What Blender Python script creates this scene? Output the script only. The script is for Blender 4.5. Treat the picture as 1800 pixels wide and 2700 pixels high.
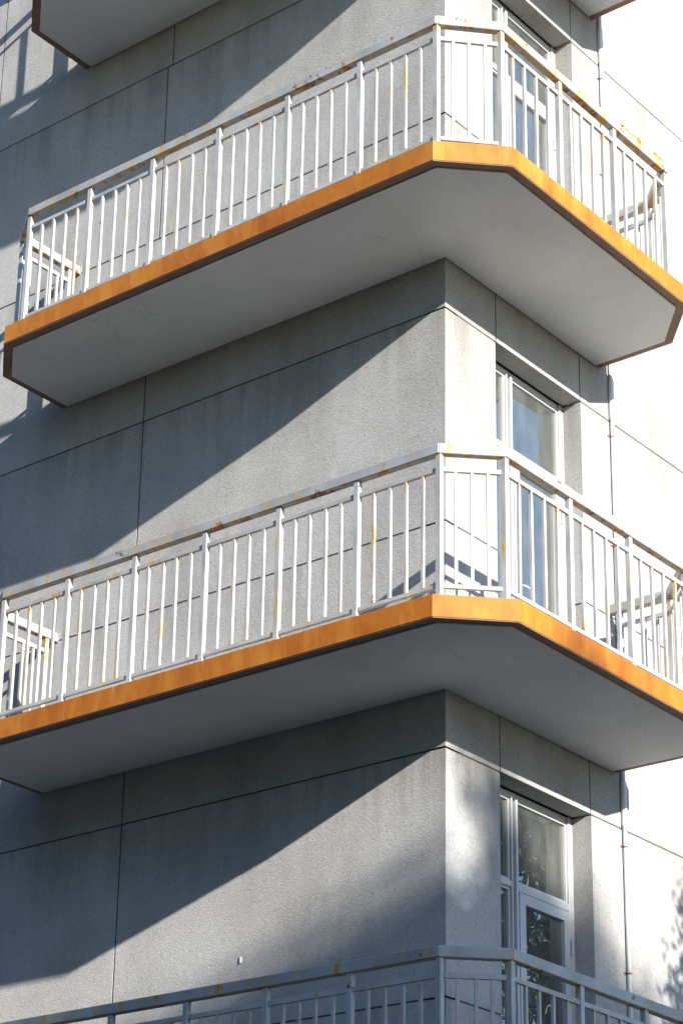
import bpy, bmesh, math, random
from mathutils import Vector, Matrix, noise
R = math.radians
random.seed(7)
for o in list(bpy.data.objects):
    bpy.data.objects.remove(o)
scene = bpy.context.scene
COL = scene.collection

# ------------------------------------------------------------------ camera
cd = bpy.data.cameras.new('camera')
cam = bpy.data.objects.new('camera', cd)
COL.objects.link(cam)
cam.location = (8.33655, -11.56711, -5.51576)
cam.rotation_euler = (1.952038, -0.024967, 0.689276)
cd.sensor_width = 36.0
cd.sensor_fit = 'AUTO'
FPX, PPX, PPY = math.exp(8.714286692797568), 750.5127, 1737.0834
cd.lens = FPX / 2700 * 36
cd.shift_x = (900 - PPX) / 2700
cd.shift_y = (PPY - 1350) / 2700
cd.clip_start = 0.1
cd.clip_end = 2000
scene.camera = cam

# ------------------------------------------------------------------ light
SUN = Vector((1.0, -0.254, 0.3665)).normalized()      # towards the sun
world = bpy.data.worlds.new('World')
scene.world = world
world.use_nodes = True
wn = world.node_tree
wn.nodes.clear()
sky = wn.nodes.new('ShaderNodeTexSky')
sky.sky_type = 'NISHITA'
sky.sun_disc = False
sky.sun_elevation = math.asin(SUN.z)
sky.sun_rotation = math.atan2(SUN.x, SUN.y)
sky.altitude = 50
sky.air_density = 1.0
sky.dust_density = 0.3
sky.ozone_density = 4.2
bg = wn.nodes.new('ShaderNodeBackground')
bg.inputs['Strength'].default_value = 0.15
wo = wn.nodes.new('ShaderNodeOutputWorld')
wn.links.new(sky.outputs['Color'], bg.inputs['Color'])
wn.links.new(bg.outputs['Background'], wo.inputs['Surface'])

sd = bpy.data.lights.new('sun', 'SUN')
sd.energy = 4.4
sd.angle = R(0.5)
sd.color = (1.0, 0.965, 0.92)
so = bpy.data.objects.new('sun', sd)
so.rotation_euler = SUN.to_track_quat('Z', 'Y').to_euler()
so.location = (30, -8, 14)
COL.objects.link(so)

scene.view_settings.view_transform = 'Standard'
scene.view_settings.look = 'None'
scene.view_settings.gamma = 1.0
scene.view_settings.use_curve_mapping = False
scene.view_settings.exposure = 1.30

# ------------------------------------------------------------------ materials
def mat(name):
    m = bpy.data.materials.new(name)
    m.use_nodes = True
    return m, m.node_tree, m.node_tree.nodes['Principled BSDF']

def nd(t, kind, **kw):
    n = t.nodes.new(kind)
    for k, v in kw.items():
        setattr(n, k, v)
    return n

def pos(t, scale=(1, 1, 1)):
    g = nd(t, 'ShaderNodeNewGeometry')
    m = nd(t, 'ShaderNodeMapping')
    m.inputs['Scale'].default_value = scale
    t.links.new(g.outputs['Position'], m.inputs['Vector'])
    return m.outputs['Vector']

def noi(t, vec, scale, detail=4, rough=0.55):
    n = nd(t, 'ShaderNodeTexNoise')
    n.inputs['Scale'].default_value = scale
    n.inputs['Detail'].default_value = detail
    n.inputs['Roughness'].default_value = rough
    t.links.new(vec, n.inputs['Vector'])
    return n.outputs['Fac']

def ramp(t, fac, stops):
    r = nd(t, 'ShaderNodeValToRGB')
    e = r.color_ramp.elements
    while len(e) < len(stops):
        e.new(0.5)
    for i, (p, c) in enumerate(stops):
        e[i].position = p
        e[i].color = c if len(c) == 4 else (*c, 1)
    t.links.new(fac, r.inputs['Fac'])
    return r.outputs['Color']

def mixc(t, fac, a, b, mode='MIX'):
    m = nd(t, 'ShaderNodeMix', data_type='RGBA', blend_type=mode)
    for sock, v in ((m.inputs[0], fac), (m.inputs[6], a), (m.inputs[7], b)):
        if isinstance(v, (int, float)):
            sock.default_value = v
        elif isinstance(v, tuple):
            sock.default_value = v if len(v) == 4 else (*v, 1)
        else:
            t.links.new(v, sock)
    return m.outputs[2]

def math_(t, op, a, b=0.5):
    m = nd(t, 'ShaderNodeMath', operation=op)
    for i, v in enumerate((a, b)):
        if isinstance(v, (int, float)):
            m.inputs[i].default_value = v
        else:
            t.links.new(v, m.inputs[i])
    return m.outputs[0]

def bump(t, b, h, strength, dist):
    n = nd(t, 'ShaderNodeBump')
    n.inputs['Strength'].default_value = strength
    n.inputs['Distance'].default_value = dist
    t.links.new(h, n.inputs['Height'])
    t.links.new(n.outputs['Normal'], b.inputs['Normal'])

def stucco():
    m, t, b = mat('roughcast')
    p = pos(t)
    vo = nd(t, 'ShaderNodeTexVoronoi')
    vo.inputs['Scale'].default_value = 95
    vo.inputs['Randomness'].default_value = 1.0
    t.links.new(p, vo.inputs['Vector'])
    sep = nd(t, 'ShaderNodeSeparateColor')
    t.links.new(vo.outputs['Color'], sep.inputs['Color'])
    g = sep.outputs[0]                              # one tone per pebble
    dome = math_(t, 'SUBTRACT', 0.7, vo.outputs['Distance'])
    g2 = noi(t, p, 210, 2, 0.6)
    big = noi(t, p, 0.9, 5, 0.6)                    # weathering
    st = noi(t, pos(t, (1.5, 1.5, 0.45)), 1.3, 6, 0.65)   # rain streaks
    c = ramp(t, g, [(0.0, (0.32, 0.308, 0.285)), (0.15, (0.44, 0.426, 0.402)), (0.6, (0.485, 0.470, 0.446)), (1.0, (0.59, 0.575, 0.55))])
    c = mixc(t, 0.45, c, ramp(t, g2, [(0.3, (0.36, 0.348, 0.325)), (0.65, (0.55, 0.535, 0.51))]))
    pit = ramp(t, noi(t, p, 48, 2, 0.5), [(0.24, (0.50, 0.49, 0.48)), (0.30, (1, 1, 1))])
    c = mixc(t, 1.0, c, pit, 'MULTIPLY')
    c = mixc(t, 1.0, c, ramp(t, big, [(0.28, (0.80, 0.785, 0.76)), (0.58, (1, 1, 1))]), 'MULTIPLY')
    c = mixc(t, 0.7, c, ramp(t, st, [(0.34, (0.80, 0.79, 0.77)), (0.54, (1, 1, 1))]), 'MULTIPLY')
    # dirt washed down from the open joints
    xyz = nd(t, 'ShaderNodeSeparateXYZ')
    t.links.new(p, xyz.inputs[0])
    run = noi(t, pos(t, (7, 7, 0.25)), 1.0, 5, 0.6)
    run = ramp(t, run, [(0.44, (0, 0, 0)), (0.62, (1, 1, 1))])
    for lv, amt in ((-0.406, 0.5), (1.232, 0.35)):
        dd = math_(t, 'MODULO', math_(t, 'SUBTRACT', 3.3 * 40 + lv, xyz.outputs[2]), 3.3)
        near = ramp(t, math_(t, 'DIVIDE', dd, 3.3), [(0.0, (1, 1, 1)), (0.05, (0.6, 0.6, 0.6)), (0.22, (0, 0, 0))])
        k_ = math_(t, 'MULTIPLY', math_(t, 'MULTIPLY', near, run), amt)
        c = mixc(t, k_, c, (0.22, 0.205, 0.18))
    oi = nd(t, 'ShaderNodeObjectInfo')
    c = mixc(t, 1.0, c, ramp(t, oi.outputs['Random'], [(0, (0.95, 0.945, 0.94)), (1, (1, 1, 1))]), 'MULTIPLY')
    t.links.new(c, b.inputs['Base Color'])
    b.inputs['Roughness'].default_value = 0.95
    b.inputs['Specular IOR Level'].default_value = 0.15
    h = math_(t, 'ADD', math_(t, 'ADD', dome, math_(t, 'MULTIPLY', g, 0.35)), math_(t, 'MULTIPLY', g2, 0.5))
    b.inputs['Diffuse Roughness'].default_value = 1.0
    bump(t, b, h, 0.24, 0.006)
    return m

def plain(name, col, rough=0.8, var=0.12, scale=6, spec=0.3, bmp=0.0):
    m, t, b = mat(name)
    n = noi(t, pos(t), scale, 5)
    lo = tuple(c * (1 - var) for c in col)
    hi = tuple(min(1, c * (1 + var)) for c in col)
    t.links.new(ramp(t, n, [(0.3, lo), (0.7, hi)]), b.inputs['Base Color'])
    b.inputs['Roughness'].default_value = rough
    b.inputs['Specular IOR Level'].default_value = spec
    if bmp:
        bump(t, b, noi(t, pos(t), scale * 12, 3), bmp, 0.004)
    return m

def rail_paint(name, amount, seed, tone=1.0):
    """old white paint with yellow stains and rust breaking through"""
    m, t, b = mat(name)
    p = pos(t)
    oi = nd(t, 'ShaderNodeObjectInfo')
    rnd = oi.outputs['Random']
    cv = nd(t, 'ShaderNodeCombineXYZ')
    for i in range(3):
        t.links.new(math_(t, 'MULTIPLY', rnd, 37.0 + seed), cv.inputs[i])
    add = nd(t, 'ShaderNodeVectorMath', operation='ADD')
    t.links.new(p, add.inputs[0]); t.links.new(cv.outputs[0], add.inputs[1])
    mp = nd(t, 'ShaderNodeMapping')
    mp.inputs['Scale'].default_value = (14, 14, 2.6)
    t.links.new(add.outputs[0], mp.inputs['Vector'])
    streak = noi(t, mp.outputs[0], 1.0, 5, 0.65)
    patch = noi(t, add.outputs[0], 6.5, 6, 0.72)
    grime = noi(t, add.outputs[0], 4.0, 4)
    c = ramp(t, grime, [(0.3, (0.36 * tone, 0.352 * tone, 0.325 * tone)), (0.62, (0.52 * tone, 0.512 * tone, 0.485 * tone))])
    own = math_(t, 'MULTIPLY', rnd, 0.06)
    tc = nd(t, 'ShaderNodeTexCoord')
    gz = nd(t, 'ShaderNodeSeparateXYZ')
    t.links.new(tc.outputs['Generated'], gz.inputs[0])
    ends = ramp(t, gz.outputs[2], [(0.0, (1, 1, 1)), (0.07, (0, 0, 0)), (0.93, (0, 0, 0)), (1.0, (0.8, 0.8, 0.8))])
    patch = math_(t, 'ADD', patch, math_(t, 'MULTIPLY', ends, 0.045))
    st = math_(t, 'ADD', math_(t, 'ADD', streak, own), math_(t, 'MULTIPLY', ends, 0.09))
    stain = ramp(t, st, [(0.58 - amount, (0, 0, 0)), (0.68 - amount, (1, 1, 1))])
    c = mixc(t, math_(t, 'MULTIPLY', stain, 0.55), c, (0.55, 0.37, 0.14))
    yel = ramp(t, st, [(0.68 - amount, (0, 0, 0)), (0.73 - amount, (1, 1, 1))])
    c = mixc(t, math_(t, 'MULTIPLY', yel, 0.85), c, (0.50, 0.25, 0.055))
    rust = ramp(t, patch, [(0.66 - amount, (0, 0, 0)), (0.69 - amount, (1, 1, 1))])
    c = mixc(t, rust, c, ramp(t, streak, [(0.35, (0.085, 0.035, 0.018)), (0.6, (0.40, 0.17, 0.04))]))
    t.links.new(c, b.inputs['Base Color'])
    b.inputs['Roughness'].default_value = 0.55
    b.inputs['Specular IOR Level'].default_value = 0.3
    bump(t, b, math_(t, 'SUBTRACT', patch, rust), 0.25, 0.003)
    return m

def orange_paint():
    m, t, b = mat('orange_masonry_paint')
    v = pos(t, (6.5, 6.5, 2.2))
    a = noi(t, v, 1.0, 3, 0.5)
    f = noi(t, pos(t), 30, 4)
    lg = noi(t, pos(t), 1.3, 3)
    c = ramp(t, a, [(0.30, (0.390, 0.089, 0.007)), (0.42, (0.443, 0.131, 0.010)), (0.47, (0.515, 0.160, 0.011)), (0.53, (0.464, 0.141, 0.014)), (0.60, (0.556, 0.194, 0.014)), (0.70, (0.546, 0.228, 0.033))])
    c = mixc(t, 0.25, c, ramp(t, lg, [(0.35, (0.391, 0.101, 0.009)), (0.65, (0.556, 0.194, 0.015))]))
    pale = ramp(t, noi(t, pos(t, (9, 9, 1.2)), 1.7, 5, 0.7), [(0.64, (0, 0, 0)), (0.72, (1, 1, 1))])
    c = mixc(t, math_(t, 'MULTIPLY', pale, 0.5), c, (0.62, 0.45, 0.33))
    t.links.new(c, b.inputs['Base Color'])
    b.inputs['Roughness'].default_value = 0.62
    b.inputs['Specular IOR Level'].default_value = 0.3
    bump(t, b, math_(t, 'ADD', f, a), 0.2, 0.006)
    return m

def soffit_paint():
    m, t, b = mat('soffit_paint')
    p = pos(t)
    c = ramp(t, noi(t, p, 1.1, 6, 0.62), [(0.30, (0.62, 0.605, 0.57)), (0.65, (0.73, 0.72, 0.69))])
    sp = ramp(t, noi(t, p, 5.5, 6, 0.72), [(0.68, (1, 1, 1)), (0.74, (0.80, 0.78, 0.74))])
    c = mixc(t, 1.0, c, sp, 'MULTIPLY')
    vo = nd(t, 'ShaderNodeTexVoronoi', feature='DISTANCE_TO_EDGE')
    vo.inputs['Scale'].default_value = 0.8
    ds = nd(t, 'ShaderNodeVectorMath', operation='ADD')
    nv = nd(t, 'ShaderNodeTexNoise')
    nv.inputs['Scale'].default_value = 3.0
    nv.inputs['Detail'].default_value = 5
    t.links.new(p, nv.inputs['Vector'])
    t.links.new(p, ds.inputs[0]); t.links.new(nv.outputs['Color'], ds.inputs[1])
    t.links.new(ds.outputs[0], vo.inputs['Vector'])
    cr = ramp(t, vo.outputs['Distance'], [(0.0, (0.72, 0.70, 0.67)), (0.006, (1, 1, 1))])
    gate = ramp(t, noi(t, p, 0.7, 2), [(0.5, (0, 0, 0)), (0.6, (0.7, 0.7, 0.7))])
    c = mixc(t, gate, c, mixc(t, 1.0, c, cr, 'MULTIPLY'))
    t.links.new(c, b.inputs['Base Color'])
    b.inputs['Roughness'].default_value = 0.85
    b.inputs['Specular IOR Level'].default_value = 0.2
    bump(t, b, noi(t, p, 9, 5), 0.12, 0.006)
    return m

def glass():
    m, t, b = mat('window_glass')
    t.nodes.remove(b)
    gl = nd(t, 'ShaderNodeBsdfGlossy')
    gl.inputs['Roughness'].default_value = 0.0
    gl.inputs['Color'].default_value = (0.80, 0.76, 0.68, 1)
    tr = nd(t, 'ShaderNodeBsdfTransparent')
    tr.inputs['Color'].default_value = (0.50, 0.60, 0.60, 1)
    fr = nd(t, 'ShaderNodeFresnel')
    fr.inputs['IOR'].default_value = 2.1
    wav = noi(t, pos(t), 1.6, 2)
    bp = nd(t, 'ShaderNodeBump')
    bp.inputs['Strength'].default_value = 0.12
    bp.inputs['Distance'].default_value = 0.02
    t.links.new(wav, bp.inputs['Height'])
    t.links.new(bp.outputs['Normal'], gl.inputs['Normal'])
    mx = nd(t, 'ShaderNodeMixShader')
    fac = math_(t, 'ADD', math_(t, 'MULTIPLY', fr.outputs[0], 0.8), 0.26)
    t.links.new(fac, mx.inputs[0])
    t.links.new(tr.outputs[0], mx.inputs[1])
    t.links.new(gl.outputs[0], mx.inputs[2])
    df = nd(t, 'ShaderNodeBsdfDiffuse')
    df.inputs['Color'].default_value = (0.42, 0.43, 0.42, 1)
    dust = ramp(t, noi(t, pos(t, (1, 3, 1.2)), 2.2, 5, 0.65), [(0.35, (0.07, 0.07, 0.07)), (0.7, (0.16, 0.16, 0.16))])
    m2 = nd(t, 'ShaderNodeMixShader')
    t.links.new(dust, m2.inputs[0])
    t.links.new(mx.outputs[0], m2.inputs[1])
    t.links.new(df.outputs[0], m2.inputs[2])
    t.links.new(m2.outputs[0], t.nodes['Material Output'].inputs['Surface'])
    return m

def leafmat(name, lo, hi):
    m, t, b = mat(name)
    t.links.new(ramp(t, noi(t, pos(t), 1.7, 3), [(0.3, lo), (0.7, hi)]), b.inputs['Base Color'])
    b.inputs['Roughness'].default_value = 0.6
    return m

M = dict(
    stucco=stucco(),
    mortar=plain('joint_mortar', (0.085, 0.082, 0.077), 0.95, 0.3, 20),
    core=plain('concrete_core', (0.25, 0.25, 0.245), 0.9),
    orange=orange_paint(),
    brown=plain('brown_edge_paint', (0.24, 0.135, 0.09), 0.7, 0.15, 5),
    soffit=soffit_paint(),
    screed=plain('balcony_screed', (0.46, 0.45, 0.43), 0.9, 0.15),
    rail=rail_paint('white_rail_paint', 0.004, 3, 0.94),
    handrail=rail_paint('handrail_paint', 0.052, 11, 0.84),
    frame=plain('white_frame_paint', (0.46, 0.46, 0.445), 0.4, 0.05, 4, 0.4),
    glass=glass(),
    pipe=plain('pipe_plastic', (0.70, 0.70, 0.68), 0.45, 0.08, 5, 0.4),
    rust=plain('rusty_iron', (0.17, 0.075, 0.03), 0.8, 0.35, 30),
    lichen=plain('orange_flake', (0.62, 0.245, 0.012), 0.85, 0.35, 45),
    chip=plain('white_plaster', (0.7, 0.7, 0.68), 0.9),
    rubber=plain('grey_gasket', (0.12, 0.12, 0.12), 0.7),
    room=plain('room_wall', (0.45, 0.44, 0.41), 0.9),
    ground=plain('paving', (0.075, 0.07, 0.06), 0.9, 0.25, 0.7),
    bark=plain('bark', (0.09, 0.07, 0.05), 0.9, 0.3, 12),
    leaf=leafmat('tree_leaf', (0.035, 0.06, 0.018), (0.09, 0.13, 0.035)),
    needle=leafmat('needle_leaf', (0.025, 0.045, 0.02), (0.06, 0.09, 0.035)),
)

# ------------------------------------------------------------------ mesh helpers
class MB:
    def __init__(self):
        self.bm = bmesh.new()

    def box(self, a, b):
        x0, y0, z0 = (min(a[i], b[i]) for i in range(3))
        x1, y1, z1 = (max(a[i], b[i]) for i in range(3))
        v = [self.bm.verts.new(q) for q in ((x0, y0, z0), (x1, y0, z0), (x1, y1, z0), (x0, y1, z0),
                                           (x0, y0, z1), (x1, y0, z1), (x1, y1, z1), (x0, y1, z1))]
        for f in ((3, 2, 1, 0), (4, 5, 6, 7), (0, 1, 5, 4), (1, 2, 6, 5), (2, 3, 7, 6), (3, 0, 4, 7)):
            self.bm.faces.new([v[i] for i in f])
        return self

    def prism(self, poly, z0, z1):
        lo = [self.bm.verts.new((x, y, z0)) for x, y in poly]
        hi = [self.bm.verts.new((x, y, z1)) for x, y in poly]
        n = len(poly)
        self.bm.faces.new(lo[::-1])
        self.bm.faces.new(hi)
        for i in range(n):
            self.bm.faces.new((lo[i], lo[(i + 1) % n], hi[(i + 1) % n], hi[i]))
        return self

    def hexa(self, q):                      # eight corners, bottom four then top four
        v = [self.bm.verts.new(p) for p in q]
        for f in ((3, 2, 1, 0), (4, 5, 6, 7), (0, 1, 5, 4), (1, 2, 6, 5), (2, 3, 7, 6), (3, 0, 4, 7)):
            self.bm.faces.new([v[i] for i in f])
        return self

    def tube(self, pts, rads, seg=10):
        rings = []
        for i, p in enumerate(pts):
            p = Vector(p)
            d = (Vector(pts[min(i + 1, len(pts) - 1)]) - Vector(pts[max(i - 1, 0)])).normalized()
            a = d.orthogonal().normalized()
            c = d.cross(a)
            r = rads[i] if isinstance(rads, (list, tuple)) else rads
            rings.append([self.bm.verts.new(p + a * r * math.cos(2 * math.pi * k / seg) + c * r * math.sin(2 * math.pi * k / seg)) for k in range(seg)])
        for i in range(len(rings) - 1):
            for k in range(seg):
                self.bm.faces.new((rings[i][k], rings[i][(k + 1) % seg], rings[i + 1][(k + 1) % seg], rings[i + 1][k]))
        self.bm.faces.new(rings[0][::-1])
        self.bm.faces.new(rings[-1])
        return self

    def build(self, name, m, parent=None, bevel=0.0, loc=None, smooth=False):
        if bevel:
            bmesh.ops.bevel(self.bm, geom=list(self.bm.edges), offset=bevel, segments=1, affect='EDGES', profile=0.5)
        bmesh.ops.recalc_face_normals(self.bm, faces=list(self.bm.faces))
        if loc is not None:
            bmesh.ops.translate(self.bm, vec=-Vector(loc), verts=list(self.bm.verts))
        me = bpy.data.meshes.new(name)
        self.bm.to_mesh(me)
        self.bm.free()
        if smooth:
            for f in me.polygons:
                f.use_smooth = True
        me.materials.append(m)
        o = bpy.data.objects.new(name, me)
        if loc is not None:
            o.location = loc
        COL.objects.link(o)
        if parent is not None:
            put(o, parent)
        return o

def put(o, parent):                          # all parents sit unrotated, so only offsets matter
    base = Vector((0, 0, 0))
    q = parent
    while q is not None:
        base += q.location
        q = q.parent
    o.parent = parent
    o.location = Vector(o.location) - base

def inst(name, me, parent, loc, rz=0.0):
    o = bpy.data.objects.new(name, me)
    o.location = loc
    o.rotation_euler = (random.uniform(-0.0035, 0.0035), random.uniform(-0.0035, 0.0035), rz) if 'balus' in name else (0, 0, rz)
    COL.objects.link(o)
    put(o, parent)
    return o

def empty(name, loc):
    o = bpy.data.objects.new(name, None)
    o.location = loc
    o.empty_display_size = 0.2
    COL.objects.link(o)
    return o

def tag(o, label=None, cat=None, group=None, kind=None):
    for k, v in (('label', label), ('category', cat), ('group', group), ('kind', kind)):
        if v:
            o[k] = v
    return o

# ------------------------------------------------------------------ dimensions (metres)
H = 3.3
G1, G2 = 0.406, 1.232              # joints below and above every slab underside
R1, R2 = 0.6207, 1.7529            # door opening in the right-hand wall
TH = 0.16                          # wall panel thickness, door recess
T = 0.16                           # balcony slab thickness
GROUND = -7.0
TOPZ = 3 * H + 2.2
GAP = 0.013
XL, YR = -12.0, 12.0               # far ends of the two walls
joints_left = [-2.90, -4.895, -7.3, -9.7, XL]
levels = []                        # horizontal joints from ground to top
for k in range(-2, 4):
    levels += [k * H - G1, k * H + G2]
levels = sorted(z for z in levels if GROUND + 0.3 < z < TOPZ - 0.3)
rows = list(zip([GROUND - 0.3] + levels, levels + [TOPZ]))

# ------------------------------------------------------------------ ground
MB().prism([(-400, -400), (400, -400), (400, 400), (-400, 400)], GROUND - 0.3, GROUND).build('ground', M['ground']).update_tag()
tag(bpy.data.objects['ground'], kind='structure')

# ------------------------------------------------------------------ building
bld = empty('apartment_building', (0, 0, GROUND))
tag(bld, 'grey roughcast apartment block corner with jointed wall panels and recessed glazed doors', 'building')

WIN = (-6.5, -4.873)
def panel(poly, z0, z1):
    MB().prism(poly, z0, z1).build('wall_panel', M['stucco'], bld, bevel=0.0015)

mj = MB()
for (z0, z1) in rows:
    a, b = z0 + GAP / 2, z1 - GAP / 2
    zm = (z0 + z1) / 2
    kk = math.floor((zm + G1) / H)               # storey whose slab lies in or below this row
    rel = zm - kk * H
    upper_row = rel > G2                           # between g2 and the next g1
    jl = list(joints_left)
    if zm > 2 * H - G1 - 0.1:
        jl[0] = -2.78
    elif zm > 1 * H + G2:
        jl[0] = -2.83
    # corner piece, L-shaped
    panel([(jl[0] + GAP / 2, 0), (0, 0), (0, R1), (-TH, R1), (-TH, TH), (jl[0] + GAP / 2, TH)], a, b)
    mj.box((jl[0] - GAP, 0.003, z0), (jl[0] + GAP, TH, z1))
    # left wall
    for i in range(len(jl) - 1):
        x1, x0 = jl[i] - GAP / 2, jl[i + 1] + GAP / 2
        if i == 1 and upper_row and -1 <= kk <= 2:     # storey window takes the right part of this panel
            panel([(x0, 0), (WIN[0], 0), (WIN[0], TH), (x0, TH)], a, b)
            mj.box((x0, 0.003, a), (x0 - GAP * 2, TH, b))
            continue
        panel([(x0, 0), (x1, 0), (x1, TH), (x0, TH)], a, b)
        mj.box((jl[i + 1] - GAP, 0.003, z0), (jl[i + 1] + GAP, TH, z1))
    # right wall beyond the door
    for (y0, y1) in ((R2, 4.9), (4.9 + GAP, 8.3), (8.3 + GAP, YR)):
        panel([(0, y0), (0, y1), (-TH, y1), (-TH, y0)], a, b)
    for y in (4.9, 8.3):
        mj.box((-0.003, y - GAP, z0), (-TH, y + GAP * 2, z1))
    # over the door
    if not upper_row:
        zb = kk * H + T - 0.004
        if kk >= -2:
            panel([(0, R1 + GAP), (0, R2 - GAP), (-TH, R2 - GAP), (-TH, R1 + GAP)], a, min(b, zb))
            for y in (R1, R2):
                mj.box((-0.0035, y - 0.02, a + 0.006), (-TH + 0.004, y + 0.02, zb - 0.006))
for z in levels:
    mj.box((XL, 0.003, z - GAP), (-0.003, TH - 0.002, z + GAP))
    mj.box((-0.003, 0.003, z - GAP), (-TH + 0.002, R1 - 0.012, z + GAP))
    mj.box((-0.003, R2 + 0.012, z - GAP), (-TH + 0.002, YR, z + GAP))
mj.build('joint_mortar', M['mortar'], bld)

# concrete core behind the panels, with the door openings left free
cm = MB()
TI = 0.36
cm.box((XL, TH + 0.003, GROUND - 0.2), (-TH - 0.003, TI, TOPZ - 0.01))
cm.box((-TI, TI + 0.001, GROUND - 0.2), (-TH - 0.003, R1 - 0.05, TOPZ - 0.01))
cm.box((-TI, R2 + 0.05, GROUND - 0.2), (-TH - 0.003, YR, TOPZ - 0.01))
for k in range(-1, 4):
    cm.box((-TI, R1 - 0.049, k * H - G1 + 0.05), (-TH - 0.003, R2 + 0.049, k * H + T - 0.02))
cm.build('wall_core', M['core'], bld)
MB().box((XL, YR - 0.2, GROUND), (-TI, YR, TOPZ)).box((XL, TI, GROUND), (XL + 0.2, YR - 0.21, TOPZ)).build('rear_wall', M['core'], bld)
MB().box((XL, 0, TOPZ + 0.002), (0, YR, TOPZ + 0.25)).build('roof', M['core'], bld)
fm = MB()
for k in range(-2, 4):
    fm.box((XL + 0.21, TI + 0.01, k * H - 0.05), (-TI - 0.01, YR - 0.21, k * H + T - 0.03))
    fm.box((-4.2, TI + 0.01, k * H + T), (-4.1, YR - 0.21, k * H + H - 0.06))
fm.build('inner_floor', M['room'], bld)

# windows at the far left of the left wall
for k in (-1, 0, 1, 2):
    z0, z1 = k * H + (G2 if k < 2 else G2) , k * H + H - G1
    z0 = k * H + G2 - 0.10 if k == 2 else z0
    x0, x1 = WIN
    f = MB()
    w = 0.05
    f.box((x0, 0.085, z0), (x0 + w, 0.14, z1)).box((x1 - 0.012, 0.085, z0), (x1, 0.14, z1))
    f.box((x0 + w, 0.085, z1 - w), (x1 - 0.012, 0.14, z1)).box((x0 + w, 0.085, z0), (x1 - 0.012, 0.14, z0 + 0.02))
    f.box(((x0 + x1) / 2 - 0.03, 0.085, z0 + 0.02), ((x0 + x1) / 2 + 0.03, 0.14, z1 - w))
    wf = f.build('window', M['frame'], bld, loc=(x0, 0.085, z0))
    MB().box((x0 + w, 0.105, z0 + 0.02), ((x0 + x1) / 2 - 0.03, 0.111, z1 - w)).build('pane', M['glass'], wf)
    MB().box(((x0 + x1) / 2 + 0.03, 0.105, z0 + 0.02), (x1 - 0.012, 0.111, z1 - w)).build('pane', M['glass'], wf)

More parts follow.
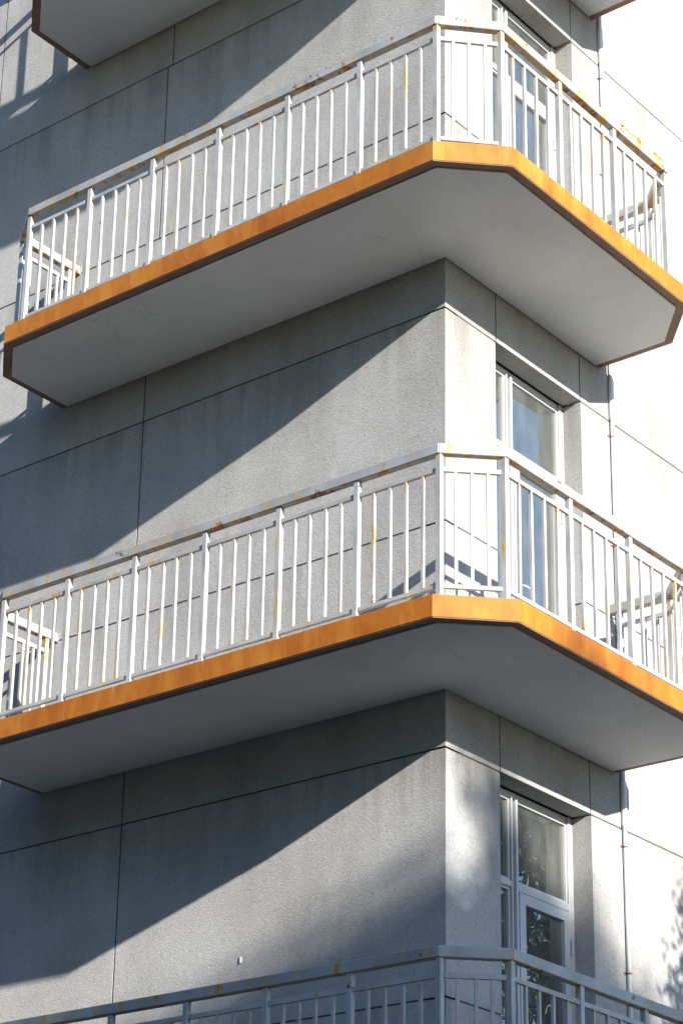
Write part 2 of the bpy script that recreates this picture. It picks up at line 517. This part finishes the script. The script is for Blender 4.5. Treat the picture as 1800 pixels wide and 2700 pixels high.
# recessed balcony doors
FX = -TH + 0.0                         # front of the door frame
ML, MR = 0.985, 1.065                  # mullion
def door(k):
    zt = (k + 1) * H - G1 + 0.004      # head
    zb = k * H + T + 0.005
    base = (k + 1) * H
    d = empty('balcony_door', (FX, R1, zb))
    put(d, bld)
    f = MB()
    x0, x1 = FX - 0.075, FX
    f.box((x0, R2 - 0.055, zb), (x1, R2 + 0.03, zt - 0.005))                       # right jamb
    f.box((x0, R1 - 0.03, zb), (x1, R1 + 0.04, zt - 0.005))                        # left jamb
    f.box((x0, R1 + 0.041, zt - 0.050), (x1 - 0.012, R2 - 0.056, zt - 0.005))              # head
    f.box((x0, ML, zb), (x1 + 0.004, ML + 0.016, zt - 0.051))                      # mullion with a recessed middle
    f.box((x0, ML + 0.0165, zb), (x1 - 0.022, MR - 0.0265, zt - 0.0515))
    f.box((x0, MR - 0.026, zb), (x1 + 0.004, MR, zt - 0.051))
    f.box((x0, MR + 0.001, base - 1.105), (x1, R2 - 0.056, base - 1.05))           # transom right
    f.box((x0, R1 + 0.041, base - 1.095), (x1, ML - 0.001, base - 1.05))           # transom left
    f.box((x0, R1 + 0.041, zb), (x1, ML - 0.001, zb + 0.06))
    f.build('frame', M['frame'], d, bevel=0.004)
    # beads set back from the frame front
    g = MB()
    bx0, bx1 = FX - 0.05, FX - 0.016
    def ring(y0, y1, z0, z1, w=0.018):
        g.box((bx0, y0, z0), (bx1, y0 + w, z1)).box((bx0, y1 - w, z0), (bx1, y1, z1))
        g.box((bx0, y0 + w, z1 - w), (bx1, y1 - w, z1)).box((bx0, y0 + w, z0), (bx1, y1 - w, z0 + w))
    ring(MR + 0.001, R2 - 0.056, base - 1.049, zt - 0.051)
    ring(R1 + 0.041, ML - 0.001, base - 1.049, zt - 0.051)
    ring(R1 + 0.041, ML - 0.001, zb + 0.061, base - 1.096)
    g.build('glazing_bead', M['frame'], d)
    for (y0, y1, z0, z1) in ((MR + 0.012, R2 - 0.067, base - 1.038, zt - 0.062),
                             (R1 + 0.052, ML - 0.012, base - 1.038, zt - 0.062),
                             (R1 + 0.052, ML - 0.012, zb + 0.072, base - 1.107)):
        MB().box((FX - 0.040, y0, z0), (FX - 0.034, y1, z1)).build('pane', M['glass'], d)
    # leaf
    y0, y1, z0, z1, s = MR + 0.006, R2 - 0.062, zb + 0.012, base - 1.112, 0.072
    l = MB()
    lx0, lx1 = FX - 0.055, FX + 0.006
    l.hexa([(lx0, y0, z0), (lx1, y0, z0), (lx1, y0 + s, z0 + s), (lx0, y0 + s, z0 + s),
            (lx0, y0, z1), (lx1, y0, z1), (lx1, y0 + s, z1 - s), (lx0, y0 + s, z1 - s)])
    l.hexa([(lx0, y1 - s, z0 + s), (lx1, y1 - s, z0 + s), (lx1, y1, z0), (lx0, y1, z0),
            (lx0, y1 - s, z1 - s), (lx1, y1 - s, z1 - s), (lx1, y1, z1), (lx0, y1, z1)])
    e = 0.0006
    l.hexa([(lx0, y0 + s + e, z1 - s), (lx1, y0 + s + e, z1 - s), (lx1, y1 - s - e, z1 - s), (lx0, y1 - s - e, z1 - s),
            (lx0, y0 + 2 * e, z1), (lx1, y0 + 2 * e, z1), (lx1, y1 - 2 * e, z1), (lx0, y1 - 2 * e, z1)])
    l.hexa([(lx0, y0 + 2 * e, z0), (lx1, y0 + 2 * e, z0), (lx1, y1 - 2 * e, z0), (lx0, y1 - 2 * e, z0),
            (lx0, y0 + s + e, z0 + s), (lx1, y0 + s + e, z0 + s), (lx1, y1 - s - e, z0 + s), (lx0, y1 - s - e, z0 + s)])
    l.box((lx0, y0 + s + e, zb + 0.78), (lx1, y1 - s - e, zb + 0.85))
    l.build('door_leaf', M['frame'], d)
    MB().box((FX - 0.028, y0 + s - 0.008, z0 + s - 0.008), (FX - 0.022, y1 - s + 0.008, zb + 0.78)).build('leaf_pane', M['glass'], d)
    MB().box((FX - 0.028, y0 + s - 0.008, zb + 0.85), (FX - 0.022, y1 - s + 0.008, z1 - s + 0.008)).build('leaf_pane', M['glass'], d)
    for zz in (base - 1.42, zb + 0.25):
        h = MB()
        h.tube([(FX + 0.016, R2 - 0.058, zz), (FX + 0.016, R2 - 0.058, zz + 0.036)], 0.010, 8)
        h.tube([(FX + 0.016, R2 - 0.058, zz + 0.039), (FX + 0.016, R2 - 0.058, zz + 0.075)], 0.010, 8)
        h.tube([(FX + 0.016, R2 - 0.058, zz + 0.078), (FX + 0.016, R2 - 0.058, zz + 0.112)], 0.010, 8)
        h.build('hinge', M['frame'], d)
    hd = MB()
    hd.box((FX + 0.007, y0 + 0.02, zb + 0.92), (FX + 0.014, y0 + 0.055, zb + 1.10))
    hd.tube([(FX + 0.015, y0 + 0.037, zb + 1.0), (FX + 0.05, y0 + 0.037, zb + 1.0), (FX + 0.055, y0 + 0.05, zb + 1.0), (FX + 0.055, y0 + 0.14, zb + 0.995)], 0.008, 8)
    hd.build('handle', M['frame'], d)
for k in (-2, -1, 0, 1, 2):
    door(k)

# small flake of plaster hanging on the wall low on the left
fl = MB()
fl.prism([(-1.700, -0.0005), (-1.713, -0.002), (-1.716, -0.006), (-1.703, -0.0045)], -1.610, -1.568)
fl.build('plaster_flake', M['chip'], bld)

# ------------------------------------------------------------------ balconies
tweak = {2: (-0.012, 0.045), 1: (0.0, 0.0), 0: (-0.025, 0.068), -1: (-0.025, 0.068)}
def outline(k, ins=0.0):
    dl, dm = tweak[k]
    L, Mx = 3.823 + dl, 2.038 + dm
    pa, pb, dL, dR = 3.444 + dl, 0.667, 1.023, 1.0205
    qx, qy, my, mx = 0.638, -0.643, 1.614 + dm, 0.651
    c = ins * math.tan(R(22.5))
    return [(-L + ins, -0.003 if not ins else -0.01), (-L + ins, -pb + c), (-pa + c, -dL + ins), (qx - c, -dL + ins), (dR - ins, qy + c),
            (dR - ins, my - c), (mx - c, Mx - ins), (0.003 if not ins else 0.01, Mx - ins), (0.003 if not ins else 0.01, -0.003 if not ins else -0.01)]

balc_label = {
    2: 'topmost balcony slab, cut off by the photo top, grey soffit and brown rim',
    1: 'upper complete balcony slab with bright orange painted edge and warm grey soffit',
    0: 'middle balcony slab running out of both sides, orange edge over a dark blue grey soffit',
    -1: 'lowest balcony slab below the shaded blue grey railing at the bottom',
}
for k in (2, 1, 0, -1):
    z = k * H
    b = empty('balcony', (0, 0, z))
    tag(b, balc_label[k], 'balcony', 'wraparound corner balconies stacked on the building')
    # painted concrete slab; the edge wanders by a few millimetres
    ol = outline(k)
    bm = MB()
    pts = []
    n = len(ol)
    for i in range(n):
        p, q = Vector(ol[i]), Vector(ol[(i + 1) % n])
        free = i in (1, 2, 3, 4, 5)
        steps = max(1, int((q - p).length / 0.22)) if free else 1
        for s in range(steps):
            pts.append((p + (q - p) * s / steps, free and s > 0))
    lo, hi = [], []
    for (p, w) in pts:
        j = noise.noise(Vector((p.x * 2.3, p.y * 2.3, z))) * 0.004 if w else 0
        j2 = noise.noise(Vector((p.x * 2.1, p.y * 2.1, z + 9))) * 0.006 if w else 0
        lo.append(bm.bm.verts.new((p.x, p.y, z + 0.012 + max(0, j2))))
        hi.append(bm.bm.verts.new((p.x, p.y, z + T + j)))
    m_ = len(lo)
    bm.bm.faces.new(lo[::-1]); bm.bm.faces.new(hi)
    for i in range(m_):
        bm.bm.faces.new((lo[i], lo[(i + 1) % m_], hi[(i + 1) % m_], hi[i]))
    bm.build('slab', M['orange'], b)
    MB().prism(outline(k, 0.004), z + 0.0045, z + 0.0118).build('edge_underside', M['brown'], b)
    MB().prism(outline(k, 0.072), z - 0.006, z + 0.0044).build('soffit', M['soffit'], b, bevel=0.002)
    MB().prism(outline(k, 0.03), z + T - 0.02, z + T + 0.010).build('floor_screed', M['screed'], b)

# ------------------------------------------------------------------ railings
HT, HB = 1.293, 1.222              # handrail top and bottom above the slab underside
MT, MBt = 1.134, 1.102             # mid rail
BT, BB = 0.318, 0.290              # bottom rail
PW, BW = 0.040, 0.022
def square(w, h, name, m):
    b = MB().box((-w / 2, -w / 2, 0), (w / 2, w / 2, h))
    o = b.build(name, m, None, bevel=w * 0.06)
    me = o.data
    bpy.data.objects.remove(o)
    return me
ME_POST = square(PW, HB - 0.001 - T - 0.008, 'post', M['rail'])
ME_BAL = square(BW, MBt - BT - 0.002, 'baluster', M['rail'])

rail_label = {
    2: 'white railing of the topmost balcony, above the top of the photo, seen by its shadows',
    1: 'white rust stained railing on the upper complete balcony, orange flakes on its far right handrail',
    0: 'white railing on the middle balcony, its long left handrail patched with brown rust',
    -1: 'shaded blue grey railing along the bottom of the photo with chipped handrail',
}
def rail_plan(k):
    dl, dm = tweak[k]
    yf = {2: -0.86, 1: -0.862, 0: -0.825, -1: -0.825}[k]
    xr = {2: 0.855, 1: 0.858, 0: 0.852, -1: 0.852}[k]
    xe, ye = -3.742 - dl, 1.985 + dm
    A = Vector((0.550, yf)); B = Vector((xr, -0.535))
    Lc = Vector((-3.417, yf)); Le = Vector((xe, -0.63))
    Rc = Vector((xr, 1.64 + dm)); Re = Vector((0.53, ye))
    return [Vector((xe, -0.004)), Le, Lc, A, B, Rc, Re, Vector((0.004, ye))]

def miter(pl, off):
    """offset polyline to one side"""
    out = []
    n = len(pl)
    for i in range(n):
        d0 = (pl[i] - pl[i - 1]).normalized() if i else (pl[1] - pl[0]).normalized()
        d1 = (pl[i + 1] - pl[i]).normalized() if i < n - 1 else d0
        n0, n1 = Vector((-d0.y, d0.x)), Vector((-d1.y, d1.x))
        m_ = (n0 + n1).normalized()
        out.append(pl[i] + m_ * off / max(0.3, m_.dot(n0)))
    return out

for k in (2, 1, 0, -1):
    z = k * H
    pl = rail_plan(k)
    root = empty('balcony_railing', (0, 0, z + T))
    tag(root, rail_label[k], 'railing', 'metal balcony railings')
    # handrail: one piece per straight run, mitred at the corners
    outer, inner = miter(pl, 0.030), miter(pl, -0.030)
    for i in range(len(pl) - 1):
        a, b_, c, d = outer[i], outer[i + 1], inner[i + 1], inner[i]
        t0, t1 = 0.0006, 0.0006
        dr = (pl[i + 1] - pl[i]).normalized()
        q = [a + dr * t0, b_ - dr * t1, c - dr * t1, d + dr * t0]
        MB().hexa([(p.x, p.y, z + HB) for p in q] + [(p.x, p.y, z + HT) for p in q]).build('handrail', M['handrail'], root, bevel=0.004)
    # posts and the bays between them
    def post(p, ang):
        inst('post', ME_POST, root, (p.x, p.y, z + T + 0.008), ang)
    segs = [(0, 1, [0.10, None]), ]
    bays = []
    # left end run: wall -> Le
    d = (pl[1] - pl[0]).normalized()
    pw = pl[0] + d * 0.10
    post(pw, 0); post(pl[1], 0)
    bays.append((pw, pl[1], [0.129, 0.233, 0.337, 0.441]))
    bays.append((pl[1], pl[2], [0.33, 0.66]))
    nb = 6
    for i in range(nb + 1):
        post(pl[2] + (pl[3] - pl[2]) * i / nb, 0)
    for i in range(nb):
        bays.append((pl[2] + (pl[3] - pl[2]) * i / nb, pl[2] + (pl[3] - pl[2]) * (i + 1) / nb, 4))
    bays.append((pl[3], pl[4], 3))
    for i in range(4):
        post(pl[4] + (pl[5] - pl[4]) * i / 3, 0)
    for i in range(3):
        bays.append((pl[4] + (pl[5] - pl[4]) * i / 3, pl[4] + (pl[5] - pl[4]) * (i + 1) / 3, 4))
    bays.append((pl[5], pl[6], 3))
    post(pl[6], 0)
    pw2 = pl[7] + (pl[6] - pl[7]).normalized() * 0.10
    post(pw2, 0)
    bays.append((pl[6], pw2, 3))
    for bi, (p, q, spec) in enumerate(bays):
        dr = (q - p)
        ln = dr.length
        dr.normalize()
        ang = math.atan2(dr.y, dr.x)
        nrm = Vector((-dr.y, dr.x))
        cut = PW / 2 * (1 if abs(math.sin(2 * ang)) < 0.2 else 1.18) + 0.0015
        s0, s1 = p + dr * cut, q - dr * cut
        m1 = s1
        if k == 1 and bi == 2:
            m1 = q - dr * 0.055                       # loose end of a broken mid rail
        for nm, e, zt, zb, w in (('mid_rail', m1, MT, MBt, 0.024), ('bottom_rail', s1, BT, BB, 0.026)):
            h = nrm * w / 2
            MB().hexa([(v.x, v.y, z + zb) for v in (s0 - h, e - h, e + h, s0 + h)] +
                      [(v.x, v.y, z + zt) for v in (s0 - h, e - h, e + h, s0 + h)]).build(nm, M['rail'], root, bevel=0.002)
        if isinstance(spec, int):
            ds = [ln * (j + 1) / (spec + 1) for j in range(spec)]
        elif spec[0] < 0.2:
            ds = spec
        else:
            ds = [ln * s for s in spec]
        for dd in ds:
            pp = p + dr * (dd + random.uniform(-0.004, 0.004))
            inst('baluster', ME_BAL, root, (pp.x, pp.y, z + BT + 0.001), ang)
    # wall flanges
    for (p, dx) in ((pl[0], 0), (pl[7], 1)):
        w = 0.036
        if dx == 0:
            MB().box((p.x - w, -0.0035, z + HB - 0.006), (p.x + w, 0.0, z + HT + 0.006)).build('wall_flange', M['rail'], root)
        else:
            MB().box((0.0, p.y - w, z + HB - 0.006), (0.0035, p.y + w, z + HT + 0.006)).build('wall_flange', M['rail'], root)
    if k == 1:                                        # lifted orange flakes along the far right handrail
        lb = MB()
        rr = random.Random(5)
        for (y0, y1, hh, nn) in ((0.95, 1.42, 0.020, 60), (1.46, 1.64, 0.034, 30), (-0.30, -0.22, 0.008, 8), (0.35, 0.50, 0.007, 12)):
            for i in range(nn):
                yy = y0 + (y1 - y0) * (i + rr.random()) / nn
                xx = pl[4].x + rr.uniform(-0.02, 0.026)
                r_ = rr.uniform(0.007, 0.016)
                h_ = hh * rr.uniform(0.4, 1.0)
                a0 = rr.random() * 6.28
                base = [lb.bm.verts.new((xx + r_ * math.cos(a0 + j * 1.2566) * rr.uniform(0.7, 1.2), yy + r_ * 1.3 * math.sin(a0 + j * 1.2566), z + HT - 0.002)) for j in range(5)]
                top = [lb.bm.verts.new((v.co.x + rr.uniform(-0.006, 0.006), v.co.y + rr.uniform(-0.008, 0.008), z + HT + h_ * rr.uniform(0.6, 1.1))) for v in base]
                lb.bm.faces.new(top)
                for j in range(5):
                    lb.bm.faces.new((base[j], base[(j + 1) % 5], top[(j + 1) % 5], top[j]))
        lb.build('rust_flake', M['lichen'], root)

# ------------------------------------------------------------------ downpipe
PX, PY = 0.020, 2.168
pipe = empty('downpipe', (PX, PY, GROUND))
tag(pipe, 'thin white downpipe with rusty clips on the sunlit right wall beside the balcony ends', 'downpipe')
MB().tube([(PX, PY, GROUND), (PX, PY, TOPZ - 0.3)], 0.0165, 14).build('pipe', M['pipe'], pipe, smooth=True)
for k in (2, 1, 0, -1):
    z = k * H
    MB().tube([(PX, PY, z - 0.395), (PX, PY, z - 0.39), (PX, PY, z - 0.06), (PX, PY, z - 0.05)], [0.019, 0.0225, 0.0225, 0.019], 14).build('pipe_socket', M['pipe'], pipe, smooth=True)
    for dz in (-0.55, -1.48):
        c = MB()
        c.tube([(PX, PY, z + dz), (PX, PY, z + dz + 0.011)], 0.0185, 14)
        c.box((0.001, PY - 0.005, z + dz + 0.004), (PX - 0.015, PY + 0.005, z + dz + 0.012))
        c.box((0.001, PY - 0.036, z + dz + 0.002), (0.006, PY + 0.02, z + dz + 0.014))
        c.build('pipe_clip', M['rust'], pipe)

# ------------------------------------------------------------------ trees that shade the foot of the building
def tree(name, base, height, crown_r, crown_lo, n_clump, per, leaf, label, m, seed, shape='round', group='trees across the yard from the building'):
    rr = random.Random(seed)
    root = empty(name, base)
    tag(root, label, 'tree', group)
    tb = MB()
    bx, by, bz = base
    top = Vector((bx + rr.uniform(-0.3, 0.3), by + rr.uniform(-0.3, 0.3), bz + height * 0.97))
    pts, rad = [], []
    for i in range(7):
        f = i / 6
        pts.append((bx + (top.x - bx) * f + rr.uniform(-0.08, 0.08) * height * 0.06 * i, by + (top.y - by) * f + rr.uniform(-0.08, 0.08) * height * 0.06 * i, bz + (top.z - bz) * f))
        rad.append(max(0.02, height * 0.02 * (1 - f) ** 0.8))
    tb.tube(pts, rad, 8)
    clumps = []
    for i in range(n_clump):
        f = crown_lo + (1 - crown_lo) * rr.random() ** 0.9
        if shape == 'cone':
            rmax = crown_r * (1 - (f - crown_lo) / (1 - crown_lo)) ** 1.15 + 0.10
        else:
            u = (f - crown_lo) / (1 - crown_lo)
            rmax = crown_r * math.sqrt(max(0.02, 1 - (2 * u - 0.9) ** 2 * 0.82))
        a = rr.random() * 6.283
        r_ = rmax * math.sqrt(rr.uniform(0.1, 1.0))
        c = Vector((bx + r_ * math.cos(a), by + r_ * math.sin(a), bz + height * f - (0.10 * r_ if shape == 'cone' else 0)))
        clumps.append((c, crown_r * rr.uniform(0.13, 0.27)))
        if i % 3 == 0:
            fz = max(0.15, f - 0.12)
            j = min(5, int(fz * 6))
            s = Vector(pts[j]).lerp(Vector(pts[j + 1]), fz * 6 - j)
            mid = s.lerp(c, 0.55) + Vector((0, 0, 0.04 * height * rr.uniform(-0.3, 1)))
            tb.tube([s, mid, c], [height * 0.006, height * 0.004, 0.012], 5)
    tb.build('trunk', M['bark'], root)
    verts, faces = [], []
    for (c, cr) in clumps:
        for j in range(per):
            d = Vector((rr.gauss(0, 1), rr.gauss(0, 1), rr.gauss(0, 0.7)))
            d = d.normalized() * cr * rr.random() ** 0.45
            p = c + d
            n_ = Vector((rr.uniform(-1, 1), rr.uniform(-1, 1), rr.uniform(-0.4, 1))).normalized()
            u = n_.orthogonal().normalized()
            u = (Matrix.Rotation(rr.random() * 6.283, 3, n_) @ u)
            w = n_.cross(u)
            s = leaf * rr.uniform(0.6, 1.3)
            b0 = len(verts)
            verts += [p - u * s, p - w * s * 0.38 + n_ * s * 0.1, p + u * s, p + w * s * 0.38 + n_ * s * 0.1]
            faces.append((b0, b0 + 1, b0 + 2, b0 + 3))
    me = bpy.data.meshes.new('crown')
    me.from_pydata([tuple(Vector(v)) for v in verts], [], faces)
    me.materials.append(m)
    o = bpy.data.objects.new('crown', me)
    COL.objects.link(o)
    put(o, root)
    return root

def shade_spot(D, r, q):            # a point D metres towards the sun from the ray (r, q)
    return (D, r - 0.254 * D, q + 0.3665 * D)

def dup(src, base, sc, rz, label, group=None):
    r = src.copy(); COL.objects.link(r)
    r.location = base; r.scale = (sc, sc, sc); r.rotation_euler = (0, 0, rz)
    r['label'] = label
    if group:
        r['group'] = group
    for ch in list(src.children):
        c = ch.copy(); COL.objects.link(c); c.parent = r
    return r

x, y, zt = shade_spot(34, -4.3, -0.45)
t1 = tree('broadleaf_tree', (x, y, GROUND), zt - GROUND, 3.1, 0.18, 230, 60, 0.16, 'dense leafy tree across the yard, tallest of the sunward row', M['leaf'], 21)
HT1 = zt - GROUND
for (dd, r_, q_, rz, lab) in (
        (38, -8.8, -1.3, 3.9, 'broad leafy tree across the yard, left end of the sunward row'),
        (31, -1.9, -1.15, 5.1, 'lower leafy tree standing in front of the sunward row'),
        (39, -0.35, -1.9, 2.9, 'lower leafy tree standing at the back of the sunward row'),
        (41, -2.6, -1.1, 0.9, 'broad tree far back behind the sunward row'),
        (40, 1.3, -1.55, 2.2, 'broad tree far back behind the thin crowned tree'),
        (30, 0.75, -1.2, 0.4, 'lower leafy tree in front of the thin crowned tree'),
        (32, -6.6, -1.8, 1.4, 'lower leafy tree at the left front of the sunward row')):
    x, y, zt = shade_spot(dd, r_, q_)
    dup(t1, (x, y, GROUND), (zt - GROUND) / HT1, rz, lab)
x, y, zt = shade_spot(35, 0.35, -0.42)
tree('thin_tree', (x, y, GROUND), zt - GROUND, 2.2, 0.62, 100, 46, 0.13, 'thin crowned tree across the yard with sky between its boughs', M['leaf'], 57)
for i, (x, y, sc) in enumerate(((-24, -24, 1.15), (-17, -26, 1.28), (-10, -24, 1.2), (-3, -26, 1.3), (5, -24, 1.18), (13, -26, 1.25), (-31, -17, 1.2), (-34, -8, 1.1))):  # unseen tree row, added to keep low sky light off the lower storeys
    dup(t1, (x, y, GROUND), sc, i * 1.7, 'added sky-blocking tree behind the viewer, number %s from the left of the street row' % ('one', 'two', 'three', 'four', 'five', 'six', 'seven', 'eight')[i], 'unseen trees added behind the viewer to block low sky')
w1 = tree('sky_block_tree', (-6.0, -11.5, GROUND), 10.5, 4.3, 0.14, 300, 60, 0.15, 'unseen spreading tree added to block sky left of the viewer, nearest the long wall', M['leaf'], 77, 'round', 'unseen spreading trees added to dim the lower storeys')  # unseen trees added close by to cut sky light on the lowest balcony
for (x, y, sc, rz, lab) in ((0.5, -17.0, 1.12, 1.0, 'added sky-blocking spreading tree close behind the viewer on the left'),
                            (9.0, -18.5, 1.15, 2.5, 'added sky-blocking spreading tree directly behind the viewer'),
                            (17.0, -14.5, 1.05, 4.0, 'added sky-blocking spreading tree right of the viewer'),
                            (-14.5, -11.0, 1.1, 5.2, 'added sky-blocking spreading tree far left of the viewer')):
    dup(w1, (x, y, GROUND), sc, rz, lab)
x, y, zt = shade_spot(6.0, 3.30, -0.58)
tree('young_tree', (x, y, GROUND), zt - GROUND, 1.45, 0.50, 190, 48, 0.065, 'slim young tree near the sunny side wall throwing a leafy shadow', M['leaf'], 31, 'cone', None)
tree('broadleaf_tree', (12.0, 21.5, GROUND), 16.5, 5.2, 0.2, 330, 60, 0.15, 'bushy tree down the street mirrored in the lowest door glass', M['leaf'], 41)
